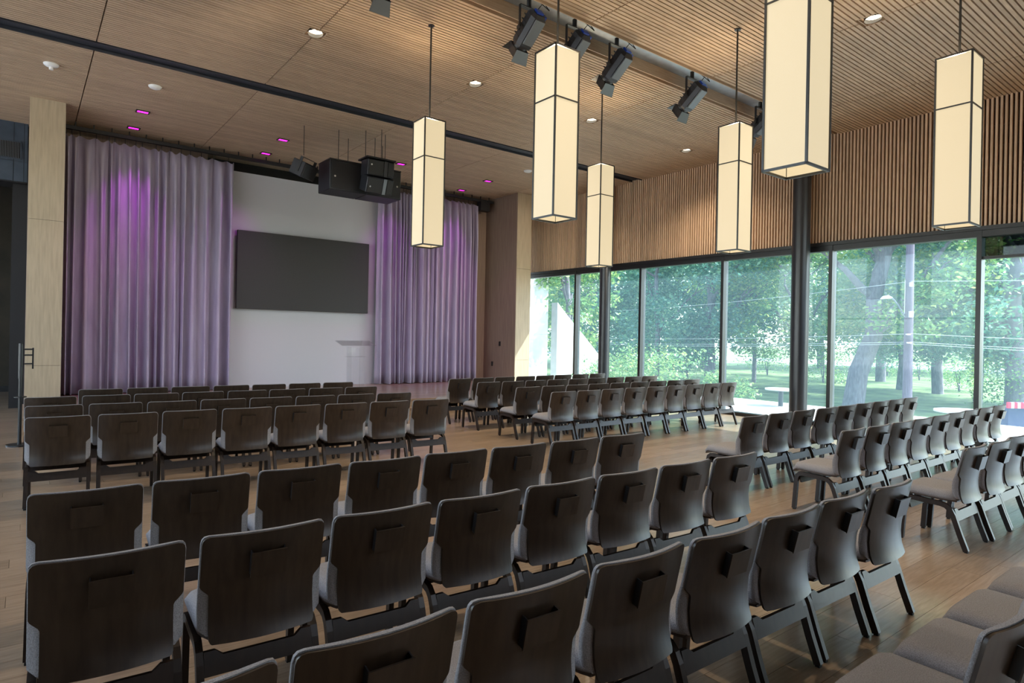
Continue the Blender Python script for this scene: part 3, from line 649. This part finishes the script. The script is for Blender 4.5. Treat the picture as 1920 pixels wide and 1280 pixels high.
# white stone wing walls
t = thing('stone_wall', 'tall sunlit white stone wall seen through the leftmost glass pane', 'wall', (0, 0, 0))
for z in (-.6, .55, 1.7, 2.85): 
    for xa, xb in ((12.9, 14.0), (14.005, 15.2)): MB().box(xa, xb, 17.4, 17.7, z, z + 1.145).build('stone_slab', m_stone, t)
t = thing('ramp_wall', 'low white wall with a steep sloping top outside the left panes', 'wall', (0, 0, 0))
xs = [13.95, 14.5, 15.1, 15.9]; zt = [2.75, 2.25, 1.75, 1.05]
for i in range(3):
    xa, xb, za, zb = xs[i] + .003, xs[i + 1] - .003, zt[i], zt[i + 1]
    MB().add([(xa, 15.5, -.6), (xb, 15.5, -.6), (xb, 15.5, zb), (xa, 15.5, za), (xa, 15.8, -.6), (xb, 15.8, -.6), (xb, 15.8, zb), (xa, 15.8, za)], [(0, 1, 2, 3), (7, 6, 5, 4), (0, 4, 5, 1), (1, 5, 6, 2), (2, 6, 7, 3), (3, 7, 4, 0)]).build('stone_slab', m_stone, t)
def leaves(n, centres, sig, size, flat=.6):
    c = centres[rng.integers(0, len(centres), n)]; p = c + rng.normal(0, 1, (n, 3)) * sig
    nrm = rng.normal(0, 1, (n, 3)); nrm[:, 2] = np.abs(nrm[:, 2]) + flat; nrm /= np.linalg.norm(nrm, axis=1)[:, None]
    a = np.cross(nrm, rng.normal(0, 1, (n, 3))); a /= np.linalg.norm(a, axis=1)[:, None]; b = np.cross(nrm, a)
    s = size * rng.uniform(.6, 1.4, (n, 1)); v = np.stack([p - a * s, p + b * s * .55, p + a * s, p - b * s * .55], 1).reshape(-1, 3)
    return v
def quads(name, v, material, parent):
    n = len(v) // 4; me = bpy.data.meshes.new(name); me.vertices.add(len(v)); me.vertices.foreach_set('co', v.astype(np.float32).ravel())
    me.loops.add(n * 4); me.loops.foreach_set('vertex_index', np.arange(n * 4, dtype=np.int32)); me.polygons.add(n)
    me.polygons.foreach_set('loop_start', np.arange(0, n * 4, 4, dtype=np.int32)); me.polygons.foreach_set('loop_total', np.full(n, 4, np.int32))
    me.materials.append(material); me.update(); me.validate(); return ob(name, me, parent)
def tree(xp, d, label, h, rad, n, material, trunk=.18, zlo=1.6, lean=(0, 0), fork=True, lsize=.085, name='tree', grp='trees beyond the glass', cl=70):
    b = px(xp, d); bx, by = b.x, b.y; t = thing(name, label, name.split('_')[-1], (bx, by, GZ), 0, grp)
    H_ = h - GZ; tb = MB(); top = Vector((lean[0], lean[1], H_ * .75))
    def limb(p, q, r0, r1, wob=.15):
        pts = []; m_ = 6
        for i in range(m_ + 1):
            s_ = i / m_; w = wob * sin(pi * s_); pts.append(p.lerp(q, s_) + Vector((random.uniform(-w, w), random.uniform(-w, w), 0)))
        tb.tube(pts, [r0 + (r1 - r0) * i / m_ for i in range(m_ + 1)], 9)
        return pts
    main = limb(Vector((0, 0, -.05)), top, trunk, trunk * .45)
    for k in range(7 if fork else 3):
        s_ = main[2 + k % 4]; a = random.uniform(0, 2 * pi); e = s_ + Vector((cos(a) * rad * .7, sin(a) * rad * .7, H_ * random.uniform(.15, .35)))
        br = limb(s_, e, trunk * .42, trunk * .12, .25)
        for _ in range(2): a2 = a + random.uniform(-1, 1); limb(br[3], br[3] + Vector((cos(a2), sin(a2), .7)) * rad * .4, trunk * .16, .015, .1)
    tb.build('trunk', m_bark, t)
    cc = []
    while len(cc) < cl:
        q = rng.uniform(-1, 1, 3)
        if .25 < (q ** 2).sum() < 1: cc.append((lean[0] * .8 + q[0] * rad, lean[1] * .8 + q[1] * rad, (zlo - GZ + H_) / 2 + q[2] * (H_ - zlo + GZ) / 2))
    tag(quads('foliage', leaves(n, np.array(cc), np.array([.34, .34, .22]) * rad / 3, lsize), material, t), kind='stuff')
    return t
TR = [
 (985, 34, 'broad teal-green tree behind the tall white stone wall', 10.5, 3.6, 18000, m_leafB, .2, 1.0),
 (1062, 24, 'slender ivy-green tree standing between the two white walls', 8.5, 2.0, 9000, m_leafB, .14, .0),
 (1130, 33, 'leafy tree right behind the far steel column', 10, 3.6, 20000, m_leafA, .2, .1),
 (1232, 29, 'bushy teal tree with a pale trunk in the third window bay', 9.5, 3.2, 20000, m_leafA, .14, .0),
 (1330, 28, 'dark forked tree at the right end of the third window bay', 10, 3.4, 20000, m_leafA, .24, .5),
 (1415, 33, 'slim bright tree left of the near steel column', 10, 3.6, 18000, m_leafB, .12, .9),
 (1490, 27, 'leafy tree directly behind the near steel column', 9.5, 3.4, 19000, m_leafB, .16, .5),
 (1600, 21, 'thick leaning trunk with yellow-green leaves left of the utility pole', 9.5, 3.2, 18000, m_leafB, .34, 1.1, (1.2, -.9)),
 (1652, 36, 'dark evergreen-looking tree deep behind the utility pole, left of it', 11, 3.8, 18000, m_leafC, .28, .5),
 (1692, 30, 'straight dark trunk close beside the utility pole', 10, 3.6, 17000, m_leafA, .26, .9),
 (1760, 28, 'pale green tree between the utility pole and the last mullion', 9.5, 3.4, 19000, m_leafA, .24, .3),
 (1835, 24, 'low branching tree behind the last visible mullion', 9, 3.2, 18000, m_leafA, .16, .0),
 (1905, 20, 'large grey trunk tree at the right picture edge', 9.5, 3.2, 17000, m_leafA, .3, .9),
 (2010, 22, 'tree just beyond the right picture edge', 9, 3.4, 9000, m_leafA, .2, 1.0),
 (2200, 22, 'tree well beyond the right picture edge', 9, 3.6, 9000, m_leafB, .2, 1.0),
]
for a in TR: tree(*a)
for i, (xp, d) in enumerate(((1000, 50), (1110, 46), (1215, 52), (1320, 47), (1540, 52), (1700, 50), (1830, 46), (1960, 50))):
    tree(xp, d, ['hazy distant tree seen above the far left panes', 'hazy distant tree behind the far column', 'distant tree behind the third window bay, left half', 'distant tree behind the third window bay, right half', 'distant tree behind the leaning trunk', 'distant tree behind the utility pole', 'distant tree left of the last mullion', 'distant tree right of the last mullion'][i],
         13, 6.5, 14000, m_leafC if i % 2 else m_leafA, .3, .6, (0, 0), False, .17, 'distant_tree', 'distant trees beyond the lawn', 60)
# shrubs
for xp, d, lab, r in ((1368, 19, 'round green shrub at the window sill beside the far right chair row', .8), (1225, 19, 'dense shrub below the third window bay', 1.3), (1160, 20, 'dense shrub right of the far steel column', 1.2), (1935, 20, 'leafy shrub at the right picture edge', 1.5), (1290, 36, 'distant shrub below the forked tree', 1.6), (1545, 34, 'distant shrub left of the leaning trunk', 1.5), (1725, 38, 'distant shrub right of the utility pole', 1.7), (1800, 30, 'low shrub under the pale green tree', 1.3), (1440, 40, 'distant shrub left of the near column', 1.5), (1665, 42, 'farthest shrub behind the utility pole', 1.8)):
    b = px(xp, d); t = thing('shrub', lab, 'shrub', (b.x, b.y, GZ), 0, 'shrubs outside the glass')
    MB().tube([(0, 0, -.05), (.05, 0, r * .6)], [.05, .02], 8).tube([(0, 0, 0), (-.2, .1, r * .7)], [.04, .015], 8).build('stem', m_bark, t)
    cc = np.array([(q[0] * r, q[1] * r, r * .75 + q[2] * r * .7) for q in rng.uniform(-.8, .8, (30, 3))])
    tag(quads('foliage', leaves(2600, cc, np.array([.2, .2, .15]) * r, .05), m_leafB, t), kind='stuff')
# utility pole with street lamp and wires
b = px(1703, 17.5); up_ = thing('utility_pole', 'tall dark wooden utility pole outside the right window bay', 'pole', (b.x, b.y, GZ))
MB().tube([(0, 0, 0), (.01, 0, 4), (.03, 0, 8.6)], [.125, .105, .085], 16).build('post', m_pole, up_)
al = Vector((-rt.x, -rt.y, 0)); fr_ = Vector((-fw.x, -fw.y, 0))
MB().tube([al * .10 + Vector((0, 0, 2.95)), al * .28 + Vector((0, 0, 3.25)), al * .42 + Vector((0, 0, 3.44)), al * .50 + Vector((0, 0, 3.50))], .022, 8).build('lamp_arm', m_greymet, up_)
MB().tube([al * .47 + Vector((0, 0, 3.49)), al * .58 + Vector((0, 0, 3.51)), al * .72 + Vector((0, 0, 3.49)), al * .80 + Vector((0, 0, 3.45))], [.02, .05, .045, .012], 10).build('lamp_head', m_domew, up_)
Q = Matrix.Rotation(-YAW, 4, 'Z')
MB().box(-.07, .03, -.17, -.10, 2.95, 3.12, Q).box(-.07, 0, -.17, -.10, 3.80, 3.92, Q).box(-.13, -.03, -.15, -.08, 2.46, 2.50, Q).box(-.10, 0, -.15, -.08, 2.23, 2.27, Q).build('junction_box', m_domew, up_)
MB().tube([al * .12 + Vector((0, 0, 3.05)), al * .12 + Vector((0, 0, 3.98))], .010, 6).build('conduit', m_domew, up_)
for i, (z, sag) in enumerate(((3.95, .45), (2.50, .30), (2.27, .28), (2.22, .30))):
    pts = [Vector((b.x, b.y, GZ + z)) + Vector((.18, .98, 0)) * (s_ * 15 + 2 * (1 - abs(s_)) * 0) + fr_ * .12 + Vector((0, 0, -sag * (abs(s_) * (2 - abs(s_))) * 1.1)) for s_ in np.linspace(-1, 1, 25)]
    tag(MB().tube(pts, .006, 5).build('overhead_wire', m_domew), ['thin white wire highest on the utility pole', 'thin white wire at the lower bracket of the pole', 'pale wire just below the lower bracket wire', 'lowest pale wire crossing the utility pole'][i], 'wire', 'wires on the utility pole')
# patio furniture
def ptable(xp, d, r, lab, zt):
    b = px(xp, d); t = thing('patio_table', lab, 'table', (b.x, b.y, GZ))
    MB().disc((0, 0, zt), r, .04, 32).build('table_top', m_domew, t); MB().tube([(0, 0, .03), (0, 0, zt)], .06, 12).build('pedestal', m_dark, t); MB().disc((0, 0, 0), .28, .03).build('foot', m_dark, t)
ptable(1466, 16, .38, 'small white round patio table on a dark pedestal left of the near column', .98)
ptable(1815, 14, .62, 'large white round patio table left of the last mullion', .72)
b = px(1741, 14.5); t = thing('storage_box', 'pale blue storage box on the patio beyond the end of a chair row', 'box', (b.x, b.y, GZ))
MB().bbox(-.22, .22, -.2, .2, 0, .46, .01).build('body', mat('pale_blue', (.35, .5, .85), .5), t); MB().bbox(-.24, .24, -.22, .22, .46, .50, .01).build('lid', mat('dusk_blue', (.10, .15, .35), .5), t)
b = px(1897, 15); t = thing('unknown_shape', 'unidentified dark blue stall with a red and white striped valance at the right edge', 'shape', (b.x, b.y, GZ));  # unidentified red and blue blur, built in the form of a stall
Q = Matrix.Rotation(-YAW, 4, 'Z')
MB().bbox(-.22, .22, -.2, .2, 0, .78, .01, Q).build('blue_block', mat('navy', (.04, .05, .14), .6), t)
mr_, mw_ = mat('red_cloth', (.75, .04, .10), .8), m_domew
for i in range(7): MB().box(-.26 + i * .075, -.19 + i * .075, -.26, -.2, .76, .90, Q).build('stripe', (mr_, mw_)[i % 2], t)
